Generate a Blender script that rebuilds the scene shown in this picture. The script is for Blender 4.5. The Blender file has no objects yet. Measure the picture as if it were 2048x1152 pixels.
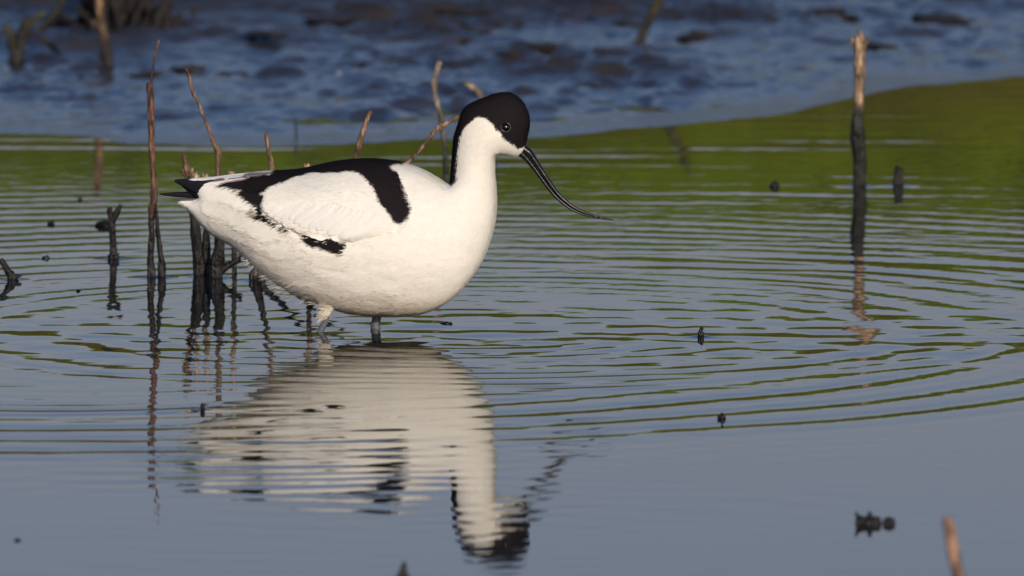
import bpy, bmesh, math, random
import numpy as np
from mathutils import Vector

random.seed(7)
RNG = np.random.default_rng(11)
SC = bpy.context.scene
COL = SC.collection
R = math.radians

# ------------------------------------------------------------------ camera
CAM_H, CAM_D, FPX = 1.18, 12.0, 26400.0          # height, distance to the bird, focal length in photo pixels (2048 wide)
PITCH = R(5.434)
cam_d = bpy.data.cameras.new("camera")
cam = bpy.data.objects.new("camera", cam_d)
COL.objects.link(cam)
cam.location = (0, -CAM_D, CAM_H)
cam.rotation_euler = (R(90) - PITCH, 0, 0)
cam_d.sensor_width = 36.0
cam_d.lens = FPX / 2048 * 36.0
cam_d.clip_start = 0.5
cam_d.clip_end = 2000
cam_d.dof.use_dof = True
cam_d.dof.focus_distance = math.hypot(CAM_D - 0.04, CAM_H - 0.1)
cam_d.dof.aperture_fstop = 14.5
SC.camera = cam

# ------------------------------------------------------------------ sky, sun, exposure
SUN_EL, SUN_X, SUN_Y = R(19), 0.36, -1.0
world = bpy.data.worlds.new("World")
SC.world = world
world.use_nodes = True
wn = world.node_tree
sky = wn.nodes.new("ShaderNodeTexSky")
sky.sky_type = 'NISHITA'
sky.sun_disc = False
sky.sun_elevation = SUN_EL
sky.sun_rotation = math.atan2(SUN_X, SUN_Y)
sky.air_density = 1.0
sky.dust_density = 1.6
sky.ozone_density = 1.6
bg = wn.nodes["Background"]
tc = wn.nodes.new("ShaderNodeTexCoord"); sp = wn.nodes.new("ShaderNodeSeparateXYZ")
wn.links.new(tc.outputs["Generated"], sp.inputs[0])
hz = wn.nodes.new("ShaderNodeValToRGB")                    # lavender haze low down, deeper blue above
hz.color_ramp.elements[0].position = 0.095; hz.color_ramp.elements[0].color = (1.0, 0.825, 0.935, 1)
hz.color_ramp.elements[1].position = 0.25; hz.color_ramp.elements[1].color = (0.72, 0.87, 1.17, 1)
wn.links.new(sp.outputs["Z"], hz.inputs[0])
tint = wn.nodes.new("ShaderNodeMix"); tint.data_type = 'RGBA'; tint.blend_type = 'MULTIPLY'; tint.inputs[0].default_value = 1.0
wn.links.new(sky.outputs[0], tint.inputs[6]); wn.links.new(hz.outputs[0], tint.inputs[7])
wn.links.new(tint.outputs[2], bg.inputs[0])
bg.inputs[1].default_value = 0.085
sun_d = bpy.data.lights.new("sun", 'SUN')
sun_d.energy = 3.0
sun_d.angle = R(0.5)
sun_d.color = (1.0, 0.90, 0.71)
sun = bpy.data.objects.new("sun", sun_d)
COL.objects.link(sun)
n_ = math.hypot(SUN_X, SUN_Y)
sdir = Vector((SUN_X / n_ * math.cos(SUN_EL), SUN_Y / n_ * math.cos(SUN_EL), math.sin(SUN_EL)))
sun.rotation_euler = sdir.to_track_quat('Z', 'Y').to_euler()
sun.location = sdir * 30
SC.view_settings.view_transform = 'Standard'
SC.view_settings.look = 'None'
SC.view_settings.exposure = 0.0
SC.view_settings.gamma = 1.0

# ------------------------------------------------------------------ picture measurements -> places
CP, SP = math.cos(PITCH), math.sin(PITCH)

def ray(px, py):
    a = (px - 1024) / FPX
    b = (576 - py) / FPX
    return np.array([a + 0 * b, CP + SP * b + 0 * a, -SP + CP * b + 0 * a])

def at_depth(px, py, Y):
    """point that stands at world depth Y (bird stands at Y = 0)"""
    d = ray(px, py)
    t = (Y + CAM_D) / d[1]
    return np.array([d[0] * t, Y, CAM_H + d[2] * t])

def ground(px, py, z=0.0):
    d = ray(px, py)
    t = (z - CAM_H) / d[2]
    return np.array([d[0] * t, d[1] * t - CAM_D, z])

def px_scale(Y):
    return (Y + CAM_D) / FPX

# ------------------------------------------------------------------ helpers
def tag(o, label=None, cat=None, group=None, kind=None):
    if label: o["label"] = label
    if cat: o["category"] = cat
    if group: o["group"] = group
    if kind: o["kind"] = kind
    return o

def mesh_np(name, V, faces, mat=None, cols=None, smooth=True, parent=None):
    V = np.asarray(V, dtype=np.float32)
    me = bpy.data.meshes.new(name)
    me.vertices.add(len(V))
    me.vertices.foreach_set("co", V.ravel())
    if not isinstance(faces, (list, tuple)):
        faces = [faces]
    faces = [np.asarray(f, dtype=np.int32) for f in faces if len(f)]
    idx = np.concatenate([f.ravel() for f in faces])
    cnt = np.concatenate([np.full(len(f), f.shape[1], dtype=np.int32) for f in faces])
    start = np.concatenate([[0], np.cumsum(cnt)[:-1]]).astype(np.int32)
    me.loops.add(len(idx))
    me.loops.foreach_set("vertex_index", idx)
    me.polygons.add(len(cnt))
    me.polygons.foreach_set("loop_start", start)
    me.polygons.foreach_set("loop_total", cnt)
    me.polygons.foreach_set("use_smooth", np.full(len(cnt), smooth, dtype=bool))
    me.update(calc_edges=True)
    me.validate()
    if cols is not None:
        a = me.color_attributes.new("Col", 'FLOAT_COLOR', 'POINT')
        c4 = np.ones((len(V), 4), dtype=np.float32)
        c4[:, :3] = cols
        a.data.foreach_set("color", c4.ravel())
    if mat: me.materials.append(mat)
    o = bpy.data.objects.new(name, me)
    COL.objects.link(o)
    if parent is not None:
        o.parent = parent
    return o

def empty(name, loc):
    o = bpy.data.objects.new(name, None)
    o.empty_display_size = 0.03
    o.location = loc
    COL.objects.link(o)
    return o

def _hash(i, j, seed):
    n = (i * 374761393 + j * 668265263 + seed * 974711) & 0x7fffffff
    n = ((n ^ (n >> 13)) * 1274126177) & 0x7fffffff
    return ((n ^ (n >> 16)) & 0xffff) / 65535.0

def vnoise(x, y, seed=0):
    x = np.asarray(x, dtype=np.float64); y = np.asarray(y, dtype=np.float64)
    xi = np.floor(x).astype(np.int64); yi = np.floor(y).astype(np.int64)
    fx = x - xi; fy = y - yi
    fx = fx * fx * fx * (fx * (fx * 6 - 15) + 10); fy = fy * fy * fy * (fy * (fy * 6 - 15) + 10)
    a = _hash(xi, yi, seed); b = _hash(xi + 1, yi, seed)
    c = _hash(xi, yi + 1, seed); d = _hash(xi + 1, yi + 1, seed)
    return (a + (b - a) * fx) * (1 - fy) + (c + (d - c) * fx) * fy

def fbm(x, y, oct=4, seed=0, gain=0.5):
    s, a, t = 0.0, 1.0, 0.0
    for k in range(oct):
        s = s + a * vnoise(x * 2 ** k + 13.7 * k, y * 2 ** k - 7.1 * k, seed + k * 17)
        t += a; a *= gain
    return s / t

def sstep(a, b, x):
    t = np.clip((x - a) / (b - a), 0, 1)
    return t * t * (3 - 2 * t)

def spread(lo, hi, fine_lo, fine_hi, step, grow=1.18):
    v = list(np.arange(fine_lo, fine_hi + step * 0.5, step))
    s = step; x = v[-1]
    while x < hi:
        s *= grow; x += s; v.append(min(x, hi))
    s = step; x = v[0]; pre = []
    while x > lo:
        s *= grow; x -= s; pre.append(max(x, lo))
    return np.array(pre[::-1] + v)

def sheet(name, xs, ys, zf, mat):
    X, Y = np.meshgrid(xs, ys)
    Z = zf(X, Y)
    V = np.stack([X.ravel(), Y.ravel(), Z.ravel()], 1)
    nx, ny = len(xs), len(ys)
    i = np.arange((ny - 1) * nx).reshape(ny - 1, nx)[:, :-1].ravel()
    F = np.stack([i, i + 1, i + nx + 1, i + nx], 1)
    return mesh_np(name, V, F, mat)

class N:
    """small node-tree builder"""
    def __init__(s, name):
        s.m = bpy.data.materials.new(name); s.m.use_nodes = True
        s.t = s.m.node_tree; s.b = s.t.nodes["Principled BSDF"]
    def n(s, kind, **kw):
        x = s.t.nodes.new(kind)
        for k, v in kw.items():
            if k in x.inputs: x.inputs[k].default_value = v
            else: setattr(x, k, v)
        return x
    def l(s, a, b): s.t.links.new(a, b)
    def noise(s, vec, scale, detail=4, rough=0.55):
        x = s.n("ShaderNodeTexNoise"); x.inputs["Scale"].default_value = scale
        x.inputs["Detail"].default_value = detail; x.inputs["Roughness"].default_value = rough
        if vec is not None: s.l(vec, x.inputs["Vector"])
        return x.outputs["Fac"]
    def coords(s, scale=(1, 1, 1), kind="Object"):
        c = s.n("ShaderNodeTexCoord"); m = s.n("ShaderNodeMapping")
        m.inputs["Scale"].default_value = scale
        s.l(c.outputs[kind], m.inputs[0]); return m.outputs[0]
    def ramp(s, fac, stops):
        r = s.n("ShaderNodeValToRGB"); e = r.color_ramp.elements
        while len(e) < len(stops): e.new(0.5)
        for k, (p, c) in enumerate(stops):
            e[k].position = p; e[k].color = (*c, 1) if len(c) == 3 else c
        s.l(fac, r.inputs[0]); return r.outputs[0]
    def mix(s, fac, a, b, blend='MIX'):
        x = s.n("ShaderNodeMix", data_type='RGBA', blend_type=blend)
        for sock, v in ((x.inputs[0], fac), (x.inputs[6], a), (x.inputs[7], b)):
            if isinstance(v, bpy.types.NodeSocket): s.l(v, sock)
            elif isinstance(v, (int, float)): sock.default_value = v
            else: sock.default_value = (*v, 1)
        return x.outputs[2]
    def math(s, op, a, b=0.0, clamp=False):
        x = s.n("ShaderNodeMath", operation=op, use_clamp=clamp)
        for sock, v in ((x.inputs[0], a), (x.inputs[1], b)):
            if isinstance(v, bpy.types.NodeSocket): s.l(v, sock)
            else: sock.default_value = v
        return x.outputs[0]
    def bump(s, h, strength, dist):
        x = s.n("ShaderNodeBump"); x.inputs["Strength"].default_value = strength
        x.inputs["Distance"].default_value = dist
        s.l(h, x.inputs["Height"]); s.l(x.outputs[0], s.b.inputs["Normal"])
    def set(s, **kw):
        for k, v in kw.items():
            i = s.b.inputs[k.replace("_", " ")]
            if isinstance(v, bpy.types.NodeSocket): s.l(v, i)
            elif isinstance(v, tuple): i.default_value = (*v, 1)
            else: i.default_value = v
        return s

# ------------------------------------------------------------------ materials
def m_water():
    k = N("pond_water")
    k.set(Base_Color=(0.010, 0.012, 0.013), Roughness=0.020, IOR=1.333)
    v = k.coords((1, 1, 1))
    k.bump(k.noise(v, 30, 2, 0.5), 0.012, 0.01)
    return k.m

def m_mud():
    k = N("wet_mud")
    g = k.n("ShaderNodeNewGeometry")
    sep = k.n("ShaderNodeSeparateXYZ"); k.l(g.outputs["Position"], sep.inputs[0])
    v = k.coords()
    n1 = k.noise(v, 9, 5); n2 = k.noise(v, 60, 4)
    col = k.ramp(n1, [(0.3, (0.020, 0.016, 0.016)), (0.55, (0.036, 0.028, 0.026)), (0.75, (0.055, 0.042, 0.034))])
    f = k.n("ShaderNodeMapRange"); f.inputs[1].default_value = 0.008; f.inputs[2].default_value = 0.036
    f.inputs[3].default_value = 0.10; f.inputs[4].default_value = 0.62
    k.l(k.math('ADD', sep.outputs["Z"], k.math('MULTIPLY', k.math('SUBTRACT', n1, 0.5), 0.02)), f.inputs[0])
    k.set(Base_Color=col, Roughness=f.outputs[0], IOR=1.52)
    k.set(Specular_IOR_Level=k.math("SUBTRACT", 0.72, f.outputs[0]))
    k.bump(k.math('ADD', n2, k.math('MULTIPLY', k.noise(v, 190, 3), 0.4)), 0.22, 0.008)
    return k.m

def m_bank():
    k = N("bank_turf")
    v = k.coords()
    n1 = k.noise(k.coords((1.5, 1.5, 6.0)), 0.9, 5); n2 = k.noise(k.coords((0.5, 0.5, 5.0)), 5, 5)
    c = k.ramp(n1, [(0.41, (0.040, 0.055, 0.002)), (0.48, (0.150, 0.210, 0.003)), (0.54, (0.210, 0.275, 0.004)), (0.63, (0.045, 0.040, 0.005))])
    g = k.n("ShaderNodeNewGeometry"); sep = k.n("ShaderNodeSeparateXYZ"); k.l(g.outputs["Position"], sep.inputs[0])
    f = k.n("ShaderNodeMapRange"); f.inputs[1].default_value = 1.70; f.inputs[2].default_value = 2.0
    k.l(k.math('ADD', sep.outputs["Z"], k.math('MULTIPLY', k.math('SUBTRACT', n1, 0.5), 0.5)), f.inputs[0])
    c = k.mix(f.outputs[0], (0.120, 0.098, 0.016), c)
    c = k.mix(0.85, c, k.ramp(n2, [(0.32, (0.35, 0.33, 0.3)), (0.5, (1.0, 1.0, 1.0)), (0.68, (1.7, 1.6, 1.2))]), 'MULTIPLY')
    k.set(Base_Color=c, Roughness=0.9)
    k.b.inputs["Specular IOR Level"].default_value = 0.1
    return k.m

def m_grass():
    k = N("grass_blade")
    o = k.n("ShaderNodeAttribute"); o.attribute_name = "Col"
    k.set(Base_Color=o.outputs["Color"], Roughness=0.7)
    k.b.inputs["Specular IOR Level"].default_value = 0.2
    return k.m

def m_stalk(name, top, low, z0, z1, rough_low=0.42):
    """dead stem: dry bark above the wet line, soaked dark bark under it"""
    k = N(name)
    g = k.n("ShaderNodeNewGeometry")
    sep = k.n("ShaderNodeSeparateXYZ"); k.l(g.outputs["Position"], sep.inputs[0])
    v = k.coords((1, 1, 0.18)); v2 = k.coords()
    n1 = k.noise(v, 420, 4); n2 = k.noise(v2, 120, 3)
    z = k.math('ADD', sep.outputs["Z"], k.math('MULTIPLY', k.math('SUBTRACT', n2, 0.5), 0.02))
    f = k.n("ShaderNodeMapRange"); f.inputs[1].default_value = z0; f.inputs[2].default_value = z1
    k.l(z, f.inputs[0])
    n3 = k.noise(k.coords((1, 1, 0.5)), 75, 5, 0.65)
    dry = k.ramp(k.math('ADD', k.math('MULTIPLY', n1, 0.4), k.math('MULTIPLY', n3, 0.6)), [(0.40, tuple(c * 0.16 for c in top)), (0.47, tuple(c * 0.5 for c in top)), (0.53, top), (0.60, tuple(min(1, c * 2.3) for c in top))])
    wet = k.ramp(n1, [(0.3, tuple(c * 0.5 for c in low)), (0.7, low)])
    k.set(Base_Color=k.mix(f.outputs[0], wet, dry))
    r = k.n("ShaderNodeMapRange"); r.inputs[3].default_value = rough_low; r.inputs[4].default_value = 0.75
    k.l(f.outputs[0], r.inputs[0]); k.l(k.math('ADD', r.outputs[0], k.math('MULTIPLY', k.math('SUBTRACT', n2, 0.5), 0.7), True), k.b.inputs["Roughness"])
    k.b.inputs["Specular IOR Level"].default_value = 0.42
    k.bump(k.math('ADD', n1, n2), 1.0, 0.003)
    return k.m

def m_plumage(name, rough=0.75, bump=0.35, spec=0.25):
    k = N(name)
    a = k.n("ShaderNodeAttribute"); a.attribute_name = "Col"
    v = k.coords((1, 1, 1))
    n = k.noise(v, 260, 3)
    c = k.mix(1.0, a.outputs["Color"], k.ramp(n, [(0.3, (0.96, 0.96, 0.96)), (0.7, (1.02, 1.02, 1.02))]), 'MULTIPLY')
    k.set(Base_Color=c, Roughness=rough)
    k.b.inputs["Specular IOR Level"].default_value = spec
    if bump: k.bump(n, bump, 0.0008)
    return k.m

def m_plain(name, col, rough, spec=0.5, noise=0.0, nscale=200, coat=0.0):
    k = N(name)
    k.set(Roughness=rough)
    k.b.inputs["Specular IOR Level"].default_value = spec
    k.b.inputs["Coat Weight"].default_value = coat
    n = k.noise(k.coords(), nscale, 4)
    k.set(Base_Color=k.ramp(n, [(0.3, tuple(c * (1 - noise) for c in col)), (0.7, tuple(min(1, c * (1 + noise)) for c in col))]))
    if noise: k.bump(n, 0.4, 0.0008)
    return k.m

M_WATER, M_MUD, M_BANK, M_GRASS = m_water(), m_mud(), m_bank(), m_grass()
M_BODY = m_plumage("plumage_down", 0.8, 0.0, 0.08)
M_FEATH = m_plumage("plumage_feather", 0.75, 0.0, 0.10)
M_BILL = m_plain("bill_horn", (0.007, 0.007, 0.009), 0.27, 0.38, 0.25, 300)
M_PRIM = m_plain("primary_black", (0.008, 0.007, 0.013), 0.6, 0.12, 0.2, 400)
M_EYE = m_plain("eye_gloss", (0.004, 0.003, 0.002), 0.11, 0.6, 0.0)
M_RING = m_plain("eyelid_skin", (0.13, 0.12, 0.115), 0.5, 0.3, 0.35, 900)
M_LEG = m_plain("leg_skin", (0.11, 0.12, 0.14), 0.5, 0.25, 0.35, 500)
M_DARK = m_plain("soaked_wood", (0.009, 0.008, 0.009), 0.4, 0.3, 0.5, 180)
M_CLOD = m_plain("mud_clod", (0.026, 0.020, 0.019), 0.62, 0.25, 0.5, 120)
M_GLINT = m_plain("pale_glint", (0.42, 0.40, 0.36), 0.3, 0.5, 0.3, 200)

# ------------------------------------------------------------------ shore line and ground
SHORE = [(-400, 262), (0, 268), (150, 272), (300, 284), (450, 289), (600, 291), (760, 285), (900, 278), (1080, 271),
         (1200, 261), (1400, 243), (1550, 224), (1700, 199), (1850, 170), (2048, 153), (2400, 128)]
_sh = np.array([ground(*p)[:2] for p in SHORE])

def shore_y(x):
    return np.interp(x, _sh[:, 0], _sh[:, 1]) + 0.16 * (fbm(x * 7.0, 0 * x + 3.3, 4, 17, 0.6) - 0.5)

def ground_z(X, Y):
    d = Y - shore_y(X)
    wet = np.clip(d, -3, None)
    base = np.where(d < 0, np.maximum(0.05 * wet, -0.14), 0.009 * np.minimum(d, 1.2) + 0.016 * np.clip(d - 1.2, 0, 12))
    k = sstep(-0.05, 0.5, d)
    lump = fbm(X * 11.0, Y * 9.0, 5, 3, 0.58)
    l2 = fbm(X * 3.1 + 4, Y * 1.9, 3, 31)
    rel = np.clip(lump - 0.49, 0, 1) * 0.042 * sstep(0.34, 0.54, l2) + (lump - 0.5) * 0.010
    rel += (fbm(X * 34, Y * 24, 3, 55) - 0.5) * 0.011
    pool = (fbm(X * 1.7 + 9, Y * 2.6, 3, 77) - 0.46) * 0.030 * (1 - sstep(0.7, 1.8, d))
    z = base + k * rel + sstep(-0.02, 0.25, d) * pool * sstep(0.0, 0.5, d) + 0.0015 * np.clip(d / 0.05, -1, 1)
    z = z + 0.050 * np.exp(-((X + 0.55) / 0.30) ** 2 - ((Y - 4.2) / 0.40) ** 2) * k * (0.6 + 0.8 * lump)
    far = sstep(17, 29, Y)                       # the ground climbs to a grassy bank beyond the flat
    return z + far * 2.240 * (1 + 0.012 * np.sin(X * 0.9) + 0.011 * np.clip(X, -8, 8)) - 0.9 * sstep(29.5, 60, Y)

mud = sheet("mudflat", spread(-60, 60, -1.05, 1.05, 0.0075), spread(-60, 200, 1.9, 5.2, 0.009, 1.12), ground_z, M_MUD)
tag(mud, kind="structure")
def bank_z(X, Y): return ground_z(X, Y) + 0.02
bank = sheet("bank", np.concatenate([np.linspace(-60, -9, 25)[:-1], np.linspace(-9, 9, 181), np.linspace(9, 60, 25)[1:]]), np.linspace(15.5, 60, 200), bank_z, M_BANK)
tag(bank, kind="structure")

# ------------------------------------------------------------------ water
def water_z(X, Y):
    wob = (fbm(X * 2.2, Y * 1.1, 3, 91) - 0.5)
    near = 1 - sstep(-0.10, 0.15, Y)
    back = 1 - near
    # slope at which a wave face turns far enough from the viewer to mirror the bank instead of the sky
    thr = np.clip((np.arctan(CAM_H / (np.clip(Y, -4, 5) + CAM_D)) - np.arctan(2.30 / (29.2 - np.clip(Y, -4, 5)))) / 2, 0.0008, 0.02)
    z = np.zeros_like(X)
    def ring(cx, cy, r0, r1, lam, k, mask, seed, ph=0.0, soft=0.10, contrast=3.0, level=0.85, nx=1.3, ny=5.0):
        """rings spreading from the wading legs"""
        r = np.sqrt((X - cx) ** 2 + (Y - cy) ** 2) + wob * 0.06 + 0.012 * (fbm(X * 7, Y * 5, 2, seed + 2) - 0.5)
        m = sstep(r0, r0 + 0.12, r) * (1 - sstep(r1 - soft, r1, r)) * mask
        m = m * np.clip(level + contrast * (fbm(X * nx + seed, Y * ny, 3, seed) - 0.5), 0.05, 2.2)
        p = r * 2 * math.pi / lam + ph
        return m * thr * k * lam / (2 * math.pi) * (np.sin(p) + 0.22 * np.sin(2 * p + 1.1))
    def rip0(X, Y, back):
        # faint long swell on the calm strip off the mud: lets bits of sky into the mirrored green
        a = np.clip(6.0 * (fbm(X * 2.8 + 2, Y * 5.5, 3, 301) - 0.54), 0, 1.2)
        return back * sstep(1.2, 1.7, Y) * a * 0.0050 * 0.11 / 6.28 * np.sin(Y * 6.28 / 0.11 + 5 * fbm(X * 1.5, Y * 2, 2, 303))
    z += ring(-0.37, 0.0, 0.62, 1.11, 0.086, 1.2, near, 5, soft=0.05, nx=0.8, ny=3, contrast=3.6, level=0.95)
    z += ring(-0.37, 0.0, 0.40, 0.95, 0.050, 0.70, near, 6, 0.4, nx=2.2, ny=7, contrast=4)
    # the freshest rings, strong towards their left and right ends
    th = np.abs(Y - 0.02) / np.sqrt((X + 0.035) ** 2 + (Y - 0.02) ** 2 + 1e-6)
    z += ring(-0.035, 0.02, 0.24, 0.60, 0.080, 1.5, (0.10 + 0.90 * sstep(0.18, 0.36, np.abs(X + 0.035))) * np.clip(1 / (th + 0.22), 0, 3.4) * 0.75, 8, 0.7, level=0.95, contrast=3.4, nx=2.2, ny=7)
    z += rip0(X, Y, back)
    z += ring(-0.16, 0.0, 0.50, 1.72, 0.068, 0.92, back * sstep(0.12, 0.40, Y), 15, 2.0, soft=0.25, contrast=3.4, nx=1.6, ny=6)
    z += ring(0.05, -0.1, 0.45, 1.60, 0.059, 0.62, back * sstep(0.05, 0.35, Y), 19, 1.0, soft=0.3, contrast=4.2)
    z += ring(0.10, 0.0, 0.55, 1.95, 0.110, 1.25, back * sstep(-0.05, 0.35, X), 23, 0.5, soft=0.35, contrast=4.0)
    # churned patch around the legs and small cross ripples
    dl = np.sqrt(((X - 0.02) / 2.3) ** 2 + (Y + 0.06) ** 2)
    churn = np.exp(-(dl / 0.27) ** 2)
    z += churn * 0.0019 * (fbm(X * 11, Y * 10, 3, 41) - 0.5)
    z += churn * 0.00013 * np.sin(Y * 2 * math.pi / 0.075 + 9 * (fbm(X * 3, Y * 3, 2, 44) - 0.5))
    def rip(lam, ang, slope, seed, mask, warp=2.5):
        c, s = math.sin(ang), math.cos(ang)
        p = (X * c + Y * s) * 2 * math.pi / lam + warp * (fbm(X * 4, Y * 3, 2, seed) - 0.5) * 2 * math.pi
        a = np.clip(0.7 + 3.0 * (fbm(X * 4 + 3, Y * 4, 3, seed + 1) - 0.5), 0, 2)
        return mask * a * slope * lam / (2 * math.pi) * np.sin(p)
    front = np.exp(-((Y + 0.95) / 0.72) ** 2) * np.exp(-((X + 0.19) / 0.23) ** 2)
    z += rip(0.062, 0.05, 0.0085, 61, front)
    z += rip(0.041, -0.10, 0.0060, 63, front)
    z += rip(0.078, 0.03, 0.0050, 73, front)
    z += rip(0.024, 0.16, 0.0026, 64, front)
    calm = np.exp(-((Y + 1.25) / 0.75) ** 2) * (0.08 + np.exp(-((X - 0.04) / 0.26) ** 2))
    z += rip(0.064, 0.36, 0.0048, 65, calm)
    z += rip(0.046, -0.50, 0.0030, 67, calm)
    z += rip(0.045, 0.75, 0.0030, 81, churn) + rip(0.038, -0.6, 0.0030, 83, churn)
    z += ring(-0.05, 0.0, 0.10, 0.62, 0.046, 0.95, 1.0, 87, 0.3, level=1.0, contrast=2.6, nx=3, ny=7)
    z += rip(0.030, 0.05, 0.0085, 85, np.exp(-((Y + 0.45) / 0.34) ** 2) * np.exp(-((X + 0.10) / 0.40) ** 2))
    left = np.exp(-((X + 0.30) / 0.17) ** 2 - ((Y + 0.10) / 0.24) ** 2)
    z += left * 0.0011 * (fbm(X * 16, Y * 9, 2, 48) - 0.5)
    z += rip(0.050, 0.70, 0.012, 71, left)
    # a raised skin of water where stems break the surface
    for (sx, sy, r) in STEM_FEET:
        q = np.sqrt((X - sx) ** 2 + (Y - sy) ** 2)
        z += 0.0016 * np.exp(-np.clip(q - r, 0, None) / 0.004)
    edge = (1 - sstep(1.0, 1.12, np.abs(X))) * (1 - sstep(2.7, 3.2, Y)) * sstep(-3.0, -2.4, Y)
    return z * edge

# ------------------------------------------------------------------ stems: tapered knotty tubes
def tube(pts, rad, seg=10, knots=0.18, sub=6, ragged=0.0, seed=0, flat=1.0, ovals=None):
    """verts and quads of a smooth tube through pts (world) with radii rad"""
    P = np.asarray(pts, float); Rr = np.asarray(rad, float)
    n = len(P); t = np.arange(n); tt = np.linspace(0, n - 1, (n - 1) * sub + 1)
    def cr(A):
        out = []
        for u in tt:
            i = min(int(u), n - 2); f = u - i
            p0, p1, p2, p3 = A[max(i - 1, 0)], A[i], A[i + 1], A[min(i + 2, n - 1)]
            out.append(0.5 * ((2 * p1) + (p2 - p0) * f + (2 * p0 - 5 * p1 + 4 * p2 - p3) * f * f + (3 * p1 - p0 - 3 * p2 + p3) * f ** 3))
        return np.array(out)
    C = cr(P); rr = np.maximum(np.interp(tt, t, Rr), 1e-5)
    T = np.gradient(C, axis=0); T /= np.linalg.norm(T, axis=1)[:, None] + 1e-12
    side = np.cross(T, np.array([0, 1.0, 0])); side /= np.linalg.norm(side, axis=1)[:, None] + 1e-9
    fwd = np.cross(side, T)
    V = []
    m = len(C)
    L = np.concatenate([[0], np.cumsum(np.linalg.norm(np.diff(C, axis=0), axis=1))])
    for i in range(m):
        a = np.arange(seg) / seg * 2 * math.pi
        k = 1 + knots * (2 * vnoise(np.cos(a) * 1.5 + 5 + seed * 3.1, np.sin(a) * 1.5 + L[i] / max(rr.mean(), 1e-4) * 0.45, seed) - 1)
        r = rr[i] * k
        ring = C[i] + np.outer(np.cos(a) * r, side[i]) + np.outer(np.sin(a) * r * flat, fwd[i])
        if i == m - 1 and ragged:
            ring = ring + np.outer(ragged * (RNG.random(seg) - 0.4), T[i])
        V.append(ring)
    V = np.concatenate(V)
    F = []
    for i in range(m - 1):
        for j in range(seg):
            F.append((i * seg + j, i * seg + (j + 1) % seg, (i + 1) * seg + (j + 1) % seg, (i + 1) * seg + j))
    F = np.array(F)
    c0, c1 = len(V), len(V) + 1
    V = np.vstack([V, C[0], C[-1] - T[-1] * rr[-1] * (0.4 if ragged else -0.3)])
    tri = [(c0, (j + 1) % seg, j) for j in range(seg)] + [(c1, (m - 1) * seg + j, (m - 1) * seg + (j + 1) % seg) for j in range(seg)]
    return V, F, np.array(tri)

def join(parts):
    V, Q, T, o = [], [], [], 0
    for (v, q, t) in parts:
        V.append(v); Q.append(q + o); T.append(t + o); o += len(v)
    return np.concatenate(V), [np.concatenate(Q), np.concatenate(T)]

def depth_of_row(py, px=1024, z=0.0):
    return ground(px, py, z)[1]

STEM_FEET = []
def stem_tube(path, Y, deep=0.05, **kw):
    """path: [(px, py, half width in px)] from the foot to the tip, standing at depth Y"""
    s = px_scale(Y)
    P = [at_depth(x, y, Y) for x, y, r in path]
    rad = [r * s for x, y, r in path]
    if deep:
        foot = P[0].copy(); foot[2] -= deep
        P = [foot] + P; rad = [rad[0] * 1.15] + rad
    return tube(P, rad, **kw)

def stalk(name, label, cat, path, mat, foot_py=None, parts=(), group=None, seed=1, ragged=0.0, extra=(), deep=0.05, knots=0.18, meniscus=True, flat=1.0):
    """a dead stem rooted in the bed: the main stem is the top-level mesh, its side shoots are children"""
    Y = depth_of_row(foot_py if foot_py is not None else path[0][1])
    V, F = join([stem_tube(path, Y, deep, seed=seed, ragged=ragged, knots=knots, flat=flat)] + [stem_tube(e, Y + dy, 0, seed=seed + 9 + i, knots=0.25, ragged=ragged * 0.5) for i, (e, dy) in enumerate(extra)])
    base = at_depth(path[0][0], path[0][1], Y)
    o = mesh_np(name, V - base, F, mat)
    o.location = base
    tag(o, label, cat, group)
    if meniscus: STEM_FEET.append((base[0], Y, path[0][2] * px_scale(Y)))
    for i, (pname, ppath, pdeep, pmat) in enumerate(parts):
        v, q, t = stem_tube(ppath, Y, pdeep, seed=seed + 31 + i, ragged=ragged * 0.6)
        mesh_np(pname, v - base, [q, t], pmat or mat, parent=o)
        if pdeep and meniscus:
            b = at_depth(ppath[0][0], ppath[0][1], Y); STEM_FEET.append((b[0], Y, ppath[0][2] * px_scale(Y)))
    return o

RUST = m_stalk("stem_rust", (0.170, 0.080, 0.055), (0.016, 0.011, 0.011), 0.045, 0.115)
DRY = m_stalk("stem_straw", (0.200, 0.118, 0.075), (0.014, 0.011, 0.010), 0.045, 0.088)
BUFF = m_stalk("stem_buff", (0.360, 0.250, 0.150), (0.03, 0.02, 0.015), 0.05, 0.085)
BARK = m_stalk("stem_soaked_bark", (0.022, 0.015, 0.013), (0.010, 0.008, 0.009), 0.0, 0.10)
STAKE = m_stalk("stem_stake", (0.270, 0.180, 0.115), (0.010, 0.010, 0.006), 0.076, 0.088)
OLIVE = m_stalk("stem_olive", (0.060, 0.055, 0.022), (0.016, 0.014, 0.009), 0.02, 0.08, 0.5)
BROWN = m_stalk("stem_brown", (0.150, 0.090, 0.050), (0.020, 0.014, 0.012), 0.03, 0.08, 0.5)
GREY = m_stalk("stem_grey_green", (0.240, 0.190, 0.140), (0.020, 0.026, 0.016), 0.03, 0.10, 0.4)

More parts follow.
